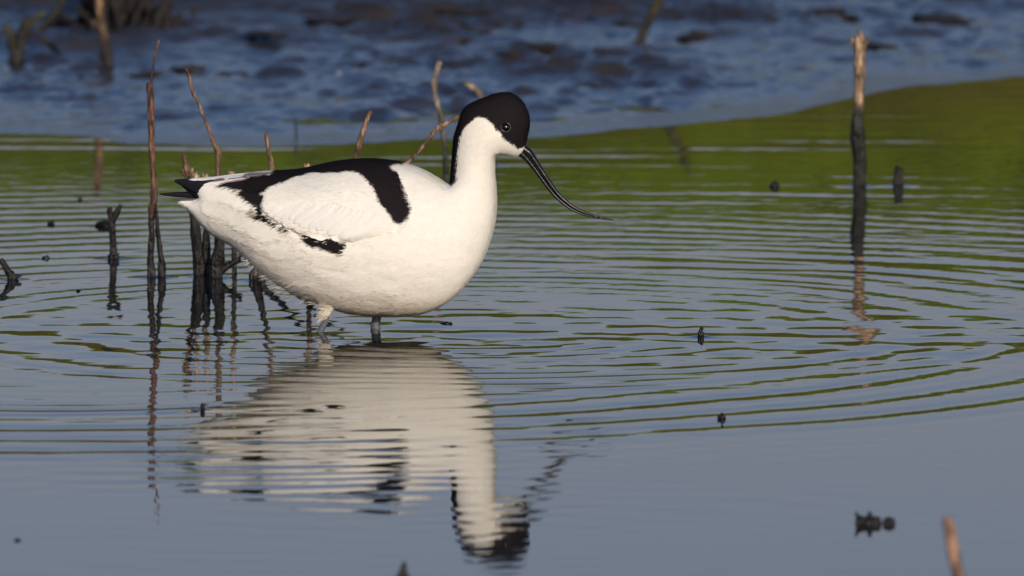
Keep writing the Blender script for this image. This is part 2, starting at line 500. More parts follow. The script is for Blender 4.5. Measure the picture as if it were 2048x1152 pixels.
stalk("dead_reed", "tall thin reddish stem left of the tail, thinning to a wiry twig at its tip", "reed",
      [(303, 556, 9), (301, 520, 6.5), (303, 470, 6), (303, 420, 6.5), (308, 392, 7.5), (306, 340, 5.5), (303, 280, 6.5), (302, 220, 6.5), (300, 185, 7), (299, 165, 5)], RUST, seed=3, ragged=0.002,
      extra=[([(301, 172, 2.6), (306, 140, 2.0), (309, 118, 2.2), (314, 96, 1.6), (317, 81, 2.4)], 0.0)],
      parts=[("side_shoot", [(324, 545, 8), (322, 515, 6), (316, 470, 4.6), (313, 430, 4.2), (308, 398, 4.5)], 0.05, BARK)])
stalk("broken_stump", "short dark forked stump with two jagged prongs standing in water at left", "stump",
      [(228, 519, 12), (228, 508, 8), (226, 480, 6.5), (225, 458, 7), (223, 440, 6.5), (219, 418, 5.5)], BARK, seed=5, ragged=0.006,
      parts=[("prong", [(224, 448, 5.5), (232, 428, 6.5), (241, 410, 3.5)], 0, None)])
stalk("broken_stump", "thick dark stump rising from water just below the bird's tail, leftmost of its cluster", "stump",
      [(401, 553, 13), (399, 530, 11), (396, 500, 11), (392, 470, 10.5), (390, 445, 9), (386, 425, 7)], BARK, seed=8, ragged=0.007)
stalk("broken_stump", "slim brown stump squeezed between two thicker dark stumps below the tail", "stump",
      [(417, 556, 8), (414, 530, 6.5), (410, 500, 7), (413, 470, 7.5), (416, 452, 6)], BARK, foot_py=553.5, seed=11, ragged=0.005)
stalk("broken_stump", "thick dark stump with a knobbly side branch pointing right, below the bird's rump", "stump",
      [(432, 557, 15), (434, 530, 13), (438, 500, 12), (441, 470, 11), (442, 440, 9)], BARK, seed=14, ragged=0.006,
      parts=[("branch", [(440, 545, 7), (452, 534, 7), (466, 526, 5.5), (481, 518, 6.5)], 0, None)])
stalk("dead_reed", "bent tan stem with a swollen joint, its top leaning left above the tail", "reed",
      [(431, 551, 6), (433, 500, 5), (435, 420, 4.5), (436, 350, 4.8), (437, 305, 6.5), (434, 297, 6), (424, 275, 3.6), (410, 240, 3.0), (394, 200, 3.4), (388, 190, 4.2), (380, 160, 3.0), (372, 137, 2.8)], DRY, seed=17, foot_py=551)
stalk("dead_reed", "short orange-buff stem tip with pale tufts poking up behind the black tail tip", "reed",
      [(392, 545, 6), (386, 450, 5.5), (378, 380, 6), (375, 350, 7), (372, 330, 6.5), (369, 311, 4.5)], DRY, foot_py=545, seed=19,
      extra=[([(375, 352, 4), (367, 345, 4), (364, 338, 2.5)], 0), ([(375, 352, 4), (383, 344, 4), (384, 336, 2.5)], 0)], meniscus=False)
for i, (px, top, lab) in enumerate([(392, 347, "small buff stem end just right of the tufted stem tip, above the white tail edge"),
                                    (413, 349, "tiny round buff stem end halfway between the tufted stem tip and the jointed stem"),
                                    (465, 344, "small pale splintered stem end right of the jointed stem, over the wing tips"),
                                    (616, 329, "small pale stem end poking up just behind the black back")]):
    stalk("reed_stub", lab, "reed", [(px + 4, 548, 5), (px + 2, 450, 5), (px, 372, 5), (px, top + 6, 5 if i != 1 else 3.5), (px, top, 3)], BUFF, foot_py=548, seed=23 + i, ragged=0.003, meniscus=False,
          extra=[([(px, top + 12, 2.5), (px - 5, top + 4, 2.5), (px - 7, top - 1, 1.2)], 0), ([(px, top + 12, 2.5), (px + 5, top + 6, 2.5), (px + 7, top + 3, 1.2)], 0)])
stalk("dead_reed", "short straight brown stem with a pale tip rising behind the wing tips", "reed",
      [(508, 561, 11), (515, 540, 9), (528, 480, 5), (540, 400, 5), (545, 345, 5.5), (538, 305, 4.5), (533, 280, 4), (532, 266, 4.8)], DRY, seed=31)
stalk("dead_reed", "brown stem leaning right above the middle of the bird's black back", "reed",
      [(522, 563, 8), (560, 520, 6), (650, 420, 5), (702, 345, 5.5), (714, 310, 6), (722, 275, 6), (731, 245, 4.5), (741, 222, 4)], DRY, seed=37)
stalk("dead_reed", "slanting jointed twig reaching up from the back to behind the bird's nape", "twig",
      [(577, 560, 6), (650, 480, 4.5), (745, 395, 4), (812, 328, 3.6), (842, 297, 3.8), (868, 264, 4.2), (880, 254, 5.5), (886, 250, 6), (900, 243, 3.6), (925, 228, 3)], DRY, seed=41,
      extra=[([(882, 253, 4), (887, 246, 3)], 0)])
stalk("reed", "blurred thin stem with a pinkish bent tip behind the bird's nape", "reed",
      [(893, 372, 6), (892, 340, 6), (890, 300, 5), (885, 260, 4.5), (880, 225, 4.5), (872, 198, 5), (868, 170, 5.5), (873, 145, 5.5), (879, 124, 5)], GREY, seed=43)
stalk("reed", "blurred hooked stem curling left behind the black crown", "reed",
      [(985, 330, 7), (980, 280, 7), (973, 235, 7), (966, 205, 7), (958, 186, 7), (945, 174, 7), (928, 167, 5)], GREY, seed=47)
stalk("wooden_stake", "tall straight stake with bleached frayed top standing in green water at right", "stake",
      [(1718, 372, 14), (1719, 330, 14), (1716, 290, 14), (1716, 250, 13), (1717, 214, 10), (1718, 170, 10), (1719, 130, 11), (1719, 100, 12), (1718, 84, 14)], STAKE, seed=53, ragged=0.012,
      extra=[([(1718, 92, 9), (1720, 72, 8), (1720, 62, 4)], 0), ([(1712, 96, 6), (1706, 84, 6), (1702, 77, 3)], 0), ([(1725, 96, 6), (1731, 84, 6), (1734, 78, 3)], 0)])
stalk("broken_stump", "short black stump in green water beside the tall bleached stake", "stump",
      [(1797, 371, 11), (1798, 355, 10), (1797, 338, 8)], BARK, seed=59, ragged=0.006)
stalk("reed", "blurred dark stem leaning right out of the mud at top centre", "reed",
      [(1266, 106, 13), (1272, 96, 12), (1290, 60, 9), (1312, 15, 10), (1340, -45, 10), (1362, -95, 9), (1380, -130, 6)], OLIVE, seed=61, meniscus=False)
stalk("reed", "blurred tan-brown stem rising through the top edge at left, forked at its foot", "reed",
      [(222, 152, 12), (216, 120, 9), (211, 85, 9), (203, 45, 9), (197, 10, 8), (196, -40, 8), (192, -90, 6)], BROWN, seed=67, meniscus=False,
      parts=[("side_shoot", [(204, 150, 8), (199, 125, 6), (207, 100, 4), (212, 80, 4)], 0.03, BARK),
             ("leaf_sheath", [(206, 62, 8), (192, 48, 9), (184, 44, 4)], 0, None)])
stalk("reed", "blurred grey-brown stick lying back to the left over the mud, near the left edge", "stick",
      [(131, 130, 11), (124, 116, 7), (106, 96, 6), (84, 76, 6)], OLIVE, seed=71, meniscus=False)
stalk("reed_clump", "blurred olive reed clump with one long blade arching right, at the top left corner", "plant",
      [(33, 140, 16), (34, 118, 15), (38, 95, 10), (50, 66, 9), (66, 42, 8), (88, 24, 5)], OLIVE, seed=73, meniscus=False,
      parts=[("blade", [(30, 128, 9), (26, 95, 9), (20, 66, 8), (8, 52, 5)], 0, None),
             ("blade", [(34, 120, 9), (38, 84, 10), (50, 50, 10), (52, 32, 5)], 0, BARK)])
stalk("broken_stump", "small blurred dark peg on a mud hump right of the brown tussock", "stump",
      [(388, 66, 14), (387, 50, 9), (388, 30, 7), (389, 12, 4)], OLIVE, seed=79, meniscus=False)
stalk("dead_reed", "hair-thin dark stem standing alone at the mud edge", "reed",
      [(592, 272, 2.6), (592, 255, 2.4), (591, 234, 1.8)], BARK, seed=83)
stalk("dead_reed", "blurred pinkish dry stem leaning left in the near corner at bottom right", "reed",
      [(1962, 1345, 12), (1940, 1250, 11), (1918, 1160, 11), (1906, 1100, 11), (1898, 1055, 12), (1893, 1036, 9)], m_stalk("stem_pink", (0.22, 0.125, 0.085), (0.12, 0.07, 0.05), 0.0, 0.03), seed=89)
stalk("broken_stump", "small black tip cut by the bottom edge of the picture", "stump",
      [(806, 1166, 14), (806, 1150, 11), (807, 1136, 7), (809, 1125, 3)], BARK, seed=97, ragged=0.002)

# tussock at the top left: many dark stems on one root
def tussock():
    Y = depth_of_row(78)
    base = at_depth(235, 78, Y)
    rt = empty("dead_tussock", base)
    tag(rt, "blurred dark brown tussock of dead stems behind the tan-brown stem", "plant")
    s = px_scale(Y)
    parts = []
    r2 = np.random.default_rng(5)
    for k in range(90):
        x = 236 + r2.normal() * 36
        dy = (r2.random() - 0.5) * 0.22
        w = 6 + r2.random() * 7
        lean = (r2.random() - 0.5) * 170
        h = 22 + r2.random() ** 1.5 * 170
        parts.append(stem_tube([(x, 74, w), (x + lean * 0.3, 74 - h * 0.5, w), (x + lean, 74 - h, w * 0.5)], Y + dy, 0.02, seed=k, sub=3, seg=6))
    V, F = join(parts)
    mesh_np("stems", V - base, F, m_stalk("stem_tussock", (0.030, 0.022, 0.012), (0.014, 0.010, 0.008), 0.05, 0.12, 0.6), parent=rt)
    v, q, t = tube([base + np.array([-0.10, 0, 0.0]), base + np.array([-0.03, 0, 0.006]), base + np.array([0.04, 0, 0.008]), base + np.array([0.11, 0, 0.0])], [0.01, 0.018, 0.02, 0.008], seg=14, knots=0.5, seed=4)
    mesh_np("root_mound", v - base, [q, t], M_CLOD, parent=rt)
tussock()
stalk("reed", "blurred dark leaning stem crossing behind the olive reed clump at the top left", "reed",
      [(64, 84, 12), (80, 60, 10), (104, 34, 9), (120, 10, 8), (130, -30, 6)], OLIVE, seed=131, meniscus=False)
stalk("reed", "blurred dark upright stem just left of the tan-brown stem at the top edge", "reed",
      [(178, 66, 12), (178, 40, 9), (180, 10, 8), (183, -40, 7)], OLIVE, seed=137, meniscus=False)
stalk("broken_stump", "blurred dark stub at the top edge above the middle of the bird's back", "stump",
      [(826, 22, 14), (824, 8, 11), (822, -14, 9)], OLIVE, seed=139, meniscus=False)

# ------------------------------------------------------------------ bits at the surface and clods on the flat
def blob(name, label, cat, px, py, w, h, mat, seed, group=None, deep=0.3, spikes=0.35, z=0.0, depth=1.0):
    Y = depth_of_row(py, z=z)
    c = at_depth(px, py, Y); s = px_scale(Y)
    bm = bmesh.new()
    bmesh.ops.create_icosphere(bm, subdivisions=3, radius=1.0)
    V = np.array([v.co[:] for v in bm.verts]); F = np.array([[v.index for v in f.verts] for f in bm.faces]); bm.free()
    n = vnoise(V[:, 0] * 1.7 + seed * 5.3, V[:, 1] * 1.7 + V[:, 2] * 2.3 + seed, seed) - 0.5
    n2 = vnoise(V[:, 0] * 4 + seed, V[:, 2] * 4 - V[:, 1] * 3 + 3, seed + 5) - 0.5
    V = V * (1 + spikes * 2 * n + spikes * n2)[:, None]
    V = V * np.array([w * s / 2, w * s / 2 * depth, h * s])
    V[:, 2] = np.where(V[:, 2] < 0, V[:, 2] * deep, V[:, 2])
    o = mesh_np(name, V, F, mat); o.location = c
    return tag(o, label, cat, group)

blob("floating_scrap", "small dark scrap floating left of the forked stump", "scrap", 102, 449, 14, 7, M_DARK, 1)
blob("floating_scrap", "dark scrap on the water below and left of the forked stump", "scrap", 93, 517, 14, 6, M_DARK, 2)
blob("floating_scrap", "tiny dark scrap floating above and left of the forked stump", "scrap", 160, 401, 9, 5, M_DARK, 3)
blob("floating_scrap", "dark lump touching the left side of the forked stump", "scrap", 208, 452, 30, 8, M_DARK, 4, spikes=0.6)
blob("floating_scrap", "dark scrap in the calm water left of the tall stake", "scrap", 1548, 374, 20, 12, M_DARK, 5)
blob("floating_scrap", "pointed dark scrap breaking the lowest green ripple at right of centre", "scrap", 1443, 838, 18, 11, M_DARK, 6, spikes=0.5)
blob("floating_scrap", "flat dark scrap floating right of the bird's legs under its breast", "scrap", 893, 648, 24, 5, M_DARK, 7)
blob("floating_scrap", "tiny dark speck on the calm water near the bottom left corner", "scrap", 35, 1081, 14, 4, M_DARK, 8)
blob("floating_scrap", "tiny dark speck below the forked stump's reflection at left", "scrap", 156, 583, 9, 4, M_DARK, 9)
stalk("water_twig", "small curved black twig tip sticking up from ripples right of the bird", "twig",
      [(1402, 673, 7), (1402, 668, 5), (1401, 662, 3.6), (1405, 655, 3.4)], BARK, seed=101)
stalk("water_twig", "tiny upright black twig tip left of the bird's reflection", "twig", [(405, 819, 5), (405, 813, 4), (406, 807, 3)], BARK, seed=103)
stalk("water_twig", "black forked twig slanting out of the water at the left edge", "twig",
      [(24, 560, 10), (18, 545, 7), (9, 530, 6), (1, 519, 5)], BARK, seed=107, parts=[("side_shoot", [(24, 557, 8), (33, 553, 5), (43, 551, 2)], 0, None)])
stalk("water_twig", "black pointed twig tip, leftmost of the three at bottom right", "twig", [(1722, 1048, 12), (1718, 1038, 6.5), (1711, 1024, 1.4)], BARK, seed=109, knots=0.06, meniscus=False)
stalk("water_twig", "black blunt twig tip, middle and largest of the three at bottom right", "twig", [(1744, 1048, 21), (1742, 1041, 10), (1740, 1032, 5.5), (1739, 1024, 4)], BARK, seed=113, knots=0.08, meniscus=False)
stalk("water_twig", "small black knob, rightmost of the three twig tips at bottom right", "twig", [(1778, 1048, 13), (1778, 1041, 8), (1777, 1034, 3.5)], BARK, seed=127, knots=0.06, meniscus=False)

CLODS = [(1022, 112, 60, 16), (905, 80, 110, 20), (1090, 92, 70, 14), (1035, 165, 70, 14), (735, 132, 34, 18), (820, 128, 60, 12), (540, 70, 90, 16),
         (660, 42, 100, 18), (850, 148, 34, 24), (1185, 178, 70, 20), (1400, 72, 110, 22), (1500, 42, 140, 26), (1640, 30, 130, 24), (930, 25, 130, 18),
         (1760, 96, 80, 16), (1530, 108, 70, 12), (380, 140, 70, 18), (470, 150, 90, 14), (280, 150, 110, 16), (1880, 40, 120, 22), (1940, 62, 60, 20), (700, 12, 110, 18), (1250, 48, 90, 14)]
proto = None
for i, (px, py, w, h) in enumerate(CLODS):
    zz = float(ground_z(np.array([ground(px, py, 0.02)[0]]), np.array([ground(px, py, 0.02)[1]]))[0])
    o = blob("mud_clod", "dark wet mud clod lying on the blue-grey mudflat", "clod", px, py, w * 0.9, h * 0.45, M_CLOD, 200 + i, "mud clods on the far flat", spikes=0.5, z=zz, depth=1.3)
for i, (px, py, w, lab) in enumerate([(133, 92, 11, "pale chip added as a glint on the mud right of the leaning stick at top left"), (318, 117, 8, "pale chip added as a glint on the mud right of the wiry twig tip"),
                                      (90, 174, 8, "pale chip added as a glint on the mud at left, below the others"), (1100, 66, 9, "pale shell chip on the mud above the bird's head"),
                                      (1461, 70, 12, "pale chip added as a glint on the mud at top right, left of the stake"), (678, 147, 8, "pale shell chip on the mud above the bird's back")]):
    zz = float(ground_z(np.array([ground(px, py, 0.02)[0]]), np.array([ground(px, py, 0.02)[1]]))[0])
    blob("glint_chip", lab, "glint", px, py, w, w * 0.5, M_GLINT, 300 + i, "pale chips added as glints on the mud", spikes=0.25, z=zz)  # pale chips added in place of specular glints on the wet mud

water = sheet("water", spread(-60, 60, -1.1, 1.1, 0.005), spread(-60, 22, -3.0, 3.3, 0.0042, 1.15), water_z, M_WATER)
tag(water, kind="structure")

# ------------------------------------------------------------------ grass on the bank (seen mirrored in the water)
def grass():
    n = 7000
    x = RNG.uniform(-7, 7, n); y = RNG.uniform(23.5, 29.6, n)
    z = bank_z(x, y)
    h = RNG.uniform(0.03, 0.08, n); w = RNG.uniform(0.006, 0.012, n)
    a = RNG.uniform(0, math.pi, n); ln = RNG.normal(0, 0.035, (n, 2))
    dx, dy = np.cos(a) * w, np.sin(a) * w
    V = np.zeros((n, 4, 3))
    V[:, 0] = np.stack([x - dx, y - dy, z - 0.01], 1); V[:, 1] = np.stack([x + dx, y + dy, z - 0.01], 1)
    V[:, 2] = np.stack([x + dx * .5 + ln[:, 0] * .5, y + dy * .5 + ln[:, 1] * .5, z + h * 0.6], 1)
    V[:, 3] = np.stack([x + ln[:, 0], y + ln[:, 1], z + h], 1)
    q = np.arange(n)[:, None] * 4
    F = np.concatenate([q + np.array([0, 1, 2]), q + np.array([0, 2, 3])])
    p = fbm(x * 0.9, y * 0.9, 3, 9)[:, None]
    c = np.array([0.140, 0.215, 0.003]) * (1 - sstep(0.56, 0.70, p)) + np.array([0.110, 0.105, 0.005]) * sstep(0.56, 0.70, p)
    zt = sstep(1.70, 2.0, z + 0.5 * (p[:, 0] - 0.5))[:, None]
    c = c * zt + np.array([0.120, 0.098, 0.016]) * (1 - zt)
    c = c * (0.6 + 0.8 * RNG.random((n, 1)))
    o = mesh_np("grass", V.reshape(-1, 3), F, M_GRASS, cols=np.repeat(c, 4, 0), smooth=False)
    tag(o, "green grass covering the bank across the pond", "grass", kind="stuff")
grass()

# ================================================================== THE BIRD
OUT = [(379, 358), (420, 355), (460, 352), (504, 348), (540, 345), (592, 342), (620, 337), (665, 327), (701, 322), (738, 320), (774, 322), (810, 328),
       (836, 336), (860, 347), (882, 360), (898, 367), (902, 342), (904, 316), (906, 290), (908, 272), (913, 256), (918, 240), (923, 225), (930, 215), (941, 207),
       (956, 200), (972, 194), (988, 188), (1003, 185), (1019, 185), (1031, 190), (1042, 199), (1049, 208), (1055, 220), (1059, 234), (1059.5, 247), (1058, 260),
       (1055, 273), (1053, 284), (1050, 297), (1044, 306), (1034, 312), (1022, 311), (1011, 308.5), (999, 307.5), (991, 313), (989.5, 327), (989.5, 347), (991.5, 368),
       (993, 394), (993, 415), (991, 436), (987, 457), (980, 482), (971, 507), (958, 532), (943, 555), (922, 580), (900, 599), (876, 614), (852, 624), (826, 629),
       (790, 631), (747, 630), (706, 627), (672, 619), (645, 610), (610, 597), (578, 580), (548, 562), (519, 543), (497, 525), (482, 509), (468, 496), (450, 484),
       (428, 472), (410, 458), (397, 446), (388, 434), (375, 420), (359, 404), (370, 399), (385, 398), (395, 394), (388, 386), (382, 374)]

def smooth_poly(P, sub=4, closed=True):
    P = np.asarray(P, float); n = len(P); out = []
    for i in range(n):
        p0, p1, p2, p3 = P[i - 1], P[i], P[(i + 1) % n], P[(i + 2) % n]
        for f in np.arange(sub) / sub:
            out.append(0.5 * ((2 * p1) + (p2 - p0) * f + (2 * p0 - 5 * p1 + 4 * p2 - p3) * f * f + (3 * p1 - p0 - 3 * p2 + p3) * f ** 3))
    return np.array(out)

def sdist(poly, X, Y):
    """signed distance to a polygon, positive inside"""
    P = np.asarray(poly, float); Q = np.roll(P, -1, 0)
    d2 = np.full(X.shape, 1e18); ins = np.zeros(X.shape, bool)
    for (x0, y0), (x1, y1) in zip(P, Q):
        ex, ey = x1 - x0, y1 - y0
        L = ex * ex + ey * ey + 1e-12
        t = np.clip(((X - x0) * ex + (Y - y0) * ey) / L, 0, 1)
        d2 = np.minimum(d2, (X - x0 - t * ex) ** 2 + (Y - y0 - t * ey) ** 2)
        c = (y0 > Y) != (y1 > Y)
        if y0 != y1:
            ins ^= c & (X < (x1 - x0) * (Y - y0) / (y1 - y0) + x0)
    return np.where(ins, 1, -1) * np.sqrt(d2)

CELL = 3.0
gx = np.arange(330, 1090, CELL); gy = np.arange(160, 660, CELL)
GX, GY = np.meshgrid(gx, gy, indexing='ij')
SD = sdist(smooth_poly(OUT, 3), GX, GY)
# round the outline up into a body: solve lap(u) = -2 inside the outline, half thickness = sqrt(u)
inside = SD > 0
u = np.zeros_like(SD)
par = (np.add.outer(np.arange(len(gx)), np.arange(len(gy))) % 2).astype(bool)
w_ = 1.93
for it in range(420):
    for c in (par, ~par):
        nb = (np.roll(u, 1, 0) + np.roll(u, -1, 0) + np.roll(u, 1, 1) + np.roll(u, -1, 1) + 2 * CELL * CELL) / 4
        u = np.where(inside & c, u + w_ * (nb - u), u)
g = np.where(SD > 2 * CELL, u / np.maximum(SD, 1e-3), 0.0)
known = SD > 2 * CELL
for it in range(14):
    wgt = sum(np.roll(known.astype(float), s, a) for s in (1, -1) for a in (0, 1))
    val = sum(np.roll(g * known, s, a) for s in (1, -1) for a in (0, 1))
    new = (~known) & (wgt > 0)
    g = np.where(new, val / np.maximum(wgt, 1), g); known = known | new
g = np.where(known, g, 30.0)
U = np.where(SD > 4 * CELL, u, g * SD)
KY = 0.88 + 0.0 * GX                         # how deep the bird is compared with a round section
KY = KY * (1 - 0.18 * sstep(520, 400, GX))   # the tail is flatter

def bil(A, X, Y):
    fx = np.clip((X - gx[0]) / CELL, 0, len(gx) - 1.001); fy = np.clip((Y - gy[0]) / CELL, 0, len(gy) - 1.001)
    i = fx.astype(int); j = fy.astype(int); fx = fx - i; fy = fy - j
    return (A[i, j] * (1 - fx) + A[i + 1, j] * fx) * (1 - fy) + (A[i, j + 1] * (1 - fx) + A[i + 1, j + 1] * fx) * fy

def half(X, Y):
    return np.sqrt(np.maximum(bil(U, X, Y), 0)) * bil(KY, X, Y)

gz = np.arange(-138, 138.1, CELL)
F3 = U[:, :, None] - (gz[None, None, :] / KY[:, :, None]) ** 2
GA = np.gradient(F3, CELL)
PHI = -F3 / np.maximum(np.sqrt(GA[0] ** 2 + GA[1] ** 2 + GA[2] ** 2), 14.0)      # roughly metric, negative inside
del F3, GA
# feathered thigh above the near leg, and a smaller one above the far leg
def capsule(ax, ay, az, bx, by, bz, ra, rb):
    X = gx[:, None, None]; Y = gy[None, :, None]; Z = gz[None, None, :]
    d = np.array([bx - ax, by - ay, bz - az], float); L = (d ** 2).sum()
    t = np.clip(((X - ax) * d[0] + (Y - ay) * d[1] + (Z - az) * d[2]) / L, 0, 1)
    return np.sqrt((X - ax - t * d[0]) ** 2 + (Y - ay - t * d[1]) ** 2 + (Z - az - t * d[2]) ** 2) - (ra + (rb - ra) * t)
def smin(a, b, k):
    h = np.clip(0.5 + 0.5 * (b - a) / k, 0, 1)
    return b * (1 - h) + a * h - k * h * (1 - h)
NEAR_Z, FAR_Z = -30, 30
PHI = smin(PHI, capsule(660, 590, NEAR_Z, 653, 632, NEAR_Z, 17, 5.5), 10)
PHI = smin(PHI, capsule(750, 590, FAR_Z, 754, 622, FAR_Z, 16, 8), 10)

# soft clumps of feathers: gentle relief on the flanks, none on the head
PHI = PHI + ((fbm(GX / 52.0, GY / 24.0, 3, 210) - 0.5) * 3.2 * sstep(6, 40, SD) * (1 - 0.75 * sstep(380, 300, GY) * sstep(880, 910, GX)))[:, :, None]

FOLDS = [([(404, 424), (416, 431.6), (432, 438), (455, 441), (466, 449), (479, 460), (497, 466), (513, 475), (529, 486), (544, 491), (560, 485), (600, 478), (570, 450), (510, 420), (450, 398), (405, 400)], 1.9, 20),
         ([(428, 463), (450, 474), (470, 482), (492, 489), (515, 502), (540, 515), (562, 520), (600, 518), (640, 512), (610, 492), (540, 492), (500, 468), (460, 444), (420, 440)], 1.1, 16),
         ([(602, 482), (622, 494), (650, 503), (684, 510), (705, 500), (730, 505), (700, 540), (640, 530), (590, 500)], 1.0, 14)]
GYP = GY + 0.098 * np.sqrt(np.maximum(U, 0)) * KY
for poly, hh, fade in FOLDS:
    dd = sdist(smooth_poly(poly, 3), GX, GYP)
    PHI = PHI - (hh * sstep(-1.5, 3.5, dd) * np.exp(-np.clip(dd, 0, None) / fade) * sstep(2, 20, SD))[:, :, None]

def surface_nets(phi):
    nx, ny, nz = phi.shape
    s = phi < 0
    c = [s[i:nx - 1 + i, j:ny - 1 + j, k:nz - 1 + k] for i in (0, 1) for j in (0, 1) for k in (0, 1)]
    tot = sum(x.astype(np.int8) for x in c)
    act = (tot > 0) & (tot < 8)
    I = np.argwhere(act)
    ids = np.full(act.shape, -1, np.int64); ids[act] = np.arange(len(I))
    cv = {(i, j, k): phi[I[:, 0] + i, I[:, 1] + j, I[:, 2] + k] for i in (0, 1) for j in (0, 1) for k in (0, 1)}
    acc = np.zeros((len(I), 3)); cnt = np.zeros(len(I))
    for a in cv:
        for ax in range(3):
            if a[ax] == 0:
                b = list(a); b[ax] = 1; b = tuple(b)
                va, vb = cv[a], cv[b]
                x = (va < 0) != (vb < 0)
                t = np.where(x, va / np.where(x, va - vb, 1), 0)
                p = np.tile(np.array(a, float), (len(I), 1)); p[:, ax] = t
                acc += p * x[:, None]; cnt += x
    V = I + acc / cnt[:, None]
    F = []
    for ax in range(3):
        o1, o2 = [(1, 2), (2, 0), (0, 1)][ax]
        sl0 = [slice(None)] * 3; sl1 = [slice(None)] * 3
        sl0[ax] = slice(0, -1); sl1[ax] = slice(1, None)
        a, b = s[tuple(sl0)], s[tuple(sl1)]
        e = np.argwhere(a != b)
        ok = (e[:, o1] > 0) & (e[:, o2] > 0) & (e[:, o1] < phi.shape[o1] - 1) & (e[:, o2] < phi.shape[o2] - 1)
        e = e[ok]; flip = a[tuple(e.T)]
        def cell(d1, d2):
            q = e.copy(); q[:, o1] -= d1; q[:, o2] -= d2
            return ids[tuple(q.T)]
        quad = np.stack([cell(1, 1), cell(0, 1), cell(0, 0), cell(1, 0)], 1)
        quad[~flip] = quad[~flip][:, ::-1]
        F.append(quad)
    return V, np.concatenate(F)

S_ = px_scale(0)
def bird_world(B):
    """bird coordinates (photo px, photo py, depth in px) -> world"""
    P = at_depth(B[:, 0], B[:, 1], 0.0).T
    P = np.array(P, dtype=float) if P.shape[1] == 3 else P.T
    out = np.zeros((len(B), 3)); out[:, 0] = P[:, 0]; out[:, 2] = P[:, 2]; out[:, 1] = B[:, 2] * S_
    return out
def at_depth(px, py, Y):
    px = np.asarray(px, float); py = np.asarray(py, float)
    a = (px - 1024) / FPX; b = (576 - py) / FPX
    dy = CP + SP * b; dz = -SP + CP * b
    t = (Y + CAM_D) / dy
    return np.array([a * t, np.broadcast_to(float(Y), a.shape), CAM_H + dz * t])

# colour pattern, drawn where the photo shows it
BLACK = [
    [(560, 315), (640, 290), (740, 280), (812, 295), (812, 329), (782, 335), (799, 353), (805, 375), (814, 397), (821, 415), (817, 437), (803, 450), (792, 447), (781, 430), (767, 415), (757, 397), (748, 378),
     (736, 362), (719, 347), (697, 343), (679, 346), (650, 347), (628, 346), (592, 355), (562, 368), (538, 377), (529, 393), (522, 411), (526, 429), (552, 447), (575, 459), (577, 463), (566, 463),
     (548, 453), (530, 441), (510, 438), (514, 420), (514, 413), (499, 405), (486, 393), (476, 387), (484, 381), (464, 378), (446, 373), (432, 372), (455, 366), (480, 361), (510, 354), (545, 350)],
    [(603, 472), (621, 472), (650, 478), (665, 480), (697, 486), (685, 510), (665, 505), (640, 497), (614, 490)],
    [(890, 160), (1100, 160), (1100, 292), (1053, 293), (1041, 297), (1034, 296), (1026, 290), (1014, 282), (1004, 274), (1001, 266), (990, 258), (983, 246), (974, 238), (964, 235), (954, 234),
     (946, 241), (935, 249), (925, 262), (919, 275), (916, 290), (913, 308), (911, 329), (910, 352), (907, 367), (898, 369), (890, 360)],
]
BROWN_P = [[(498, 424), (503, 418), (512, 420), (511, 438), (503, 438)], [(412, 365), (440, 358), (470, 353), (505, 347), (556, 345), (560, 349), (520, 352), (475, 359), (440, 366), (418, 369)]]
WHITE_C = np.array([0.86, 0.825, 0.775]); BLACK_C = np.array([0.013, 0.010, 0.012]); BROWN_C = np.array([0.12, 0.065, 0.055]); SHADE_STAIN_C = np.array([0.66, 0.56, 0.44])

def pattern(B, jit=1.8, wing=False):
    X = B[:, 0]; Y = B[:, 1] + 0.098 * np.abs(B[:, 2])
    nz = (fbm(X / 7.0, Y / 5.0, 3, 71) - 0.5) * 2 * jit
    d = np.max([sdist(p, X, Y) for p in BLACK], 0) + nz
    if wing: d = np.where((Y > 385) & (X < 705), -20, d)
    br = np.max([sdist(p, X, Y) for p in BROWN_P], 0) + nz * 0.6
    k = sstep(-1.2, 1.2, d)[:, None]; kb = sstep(-1.5, 1.5, br)[:, None] * 0.75
    st = (sstep(575, 632, Y) * (0.25 + 0.9 * fbm(X / 24, Y / 9, 3, 5)))[:, None]  # belly tan: mottled dirt plus underside shade painted into the colour
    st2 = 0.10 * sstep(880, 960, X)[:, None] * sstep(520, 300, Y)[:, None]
    w = WHITE_C * (1 - np.clip(st * 0.75 + st2, 0, 1)) + SHADE_STAIN_C * np.clip(st * 0.75 + st2, 0, 1)
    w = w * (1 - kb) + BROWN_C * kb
    return w * (1 - k) + BLACK_C * k, d

bird_loc = np.array(at_depth(700.0, 662.0, 0.0)).ravel()
bird = empty("wading_bird", bird_loc)
tag(bird, "white wader with black cap, black wing bars and long upturned bill, standing in shallow water", "bird")

def to_bird(V):                                           # grid index -> bird coordinates
    return np.stack([gx[0] + V[:, 0] * CELL, gy[0] + V[:, 1] * CELL, gz[0] + V[:, 2] * CELL], 1)

Vb, Fb = surface_nets(PHI)
Bb = to_bird(Vb)
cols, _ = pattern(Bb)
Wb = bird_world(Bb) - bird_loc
body = mesh_np("body", Wb, Fb, M_BODY, cols=cols, parent=bird)

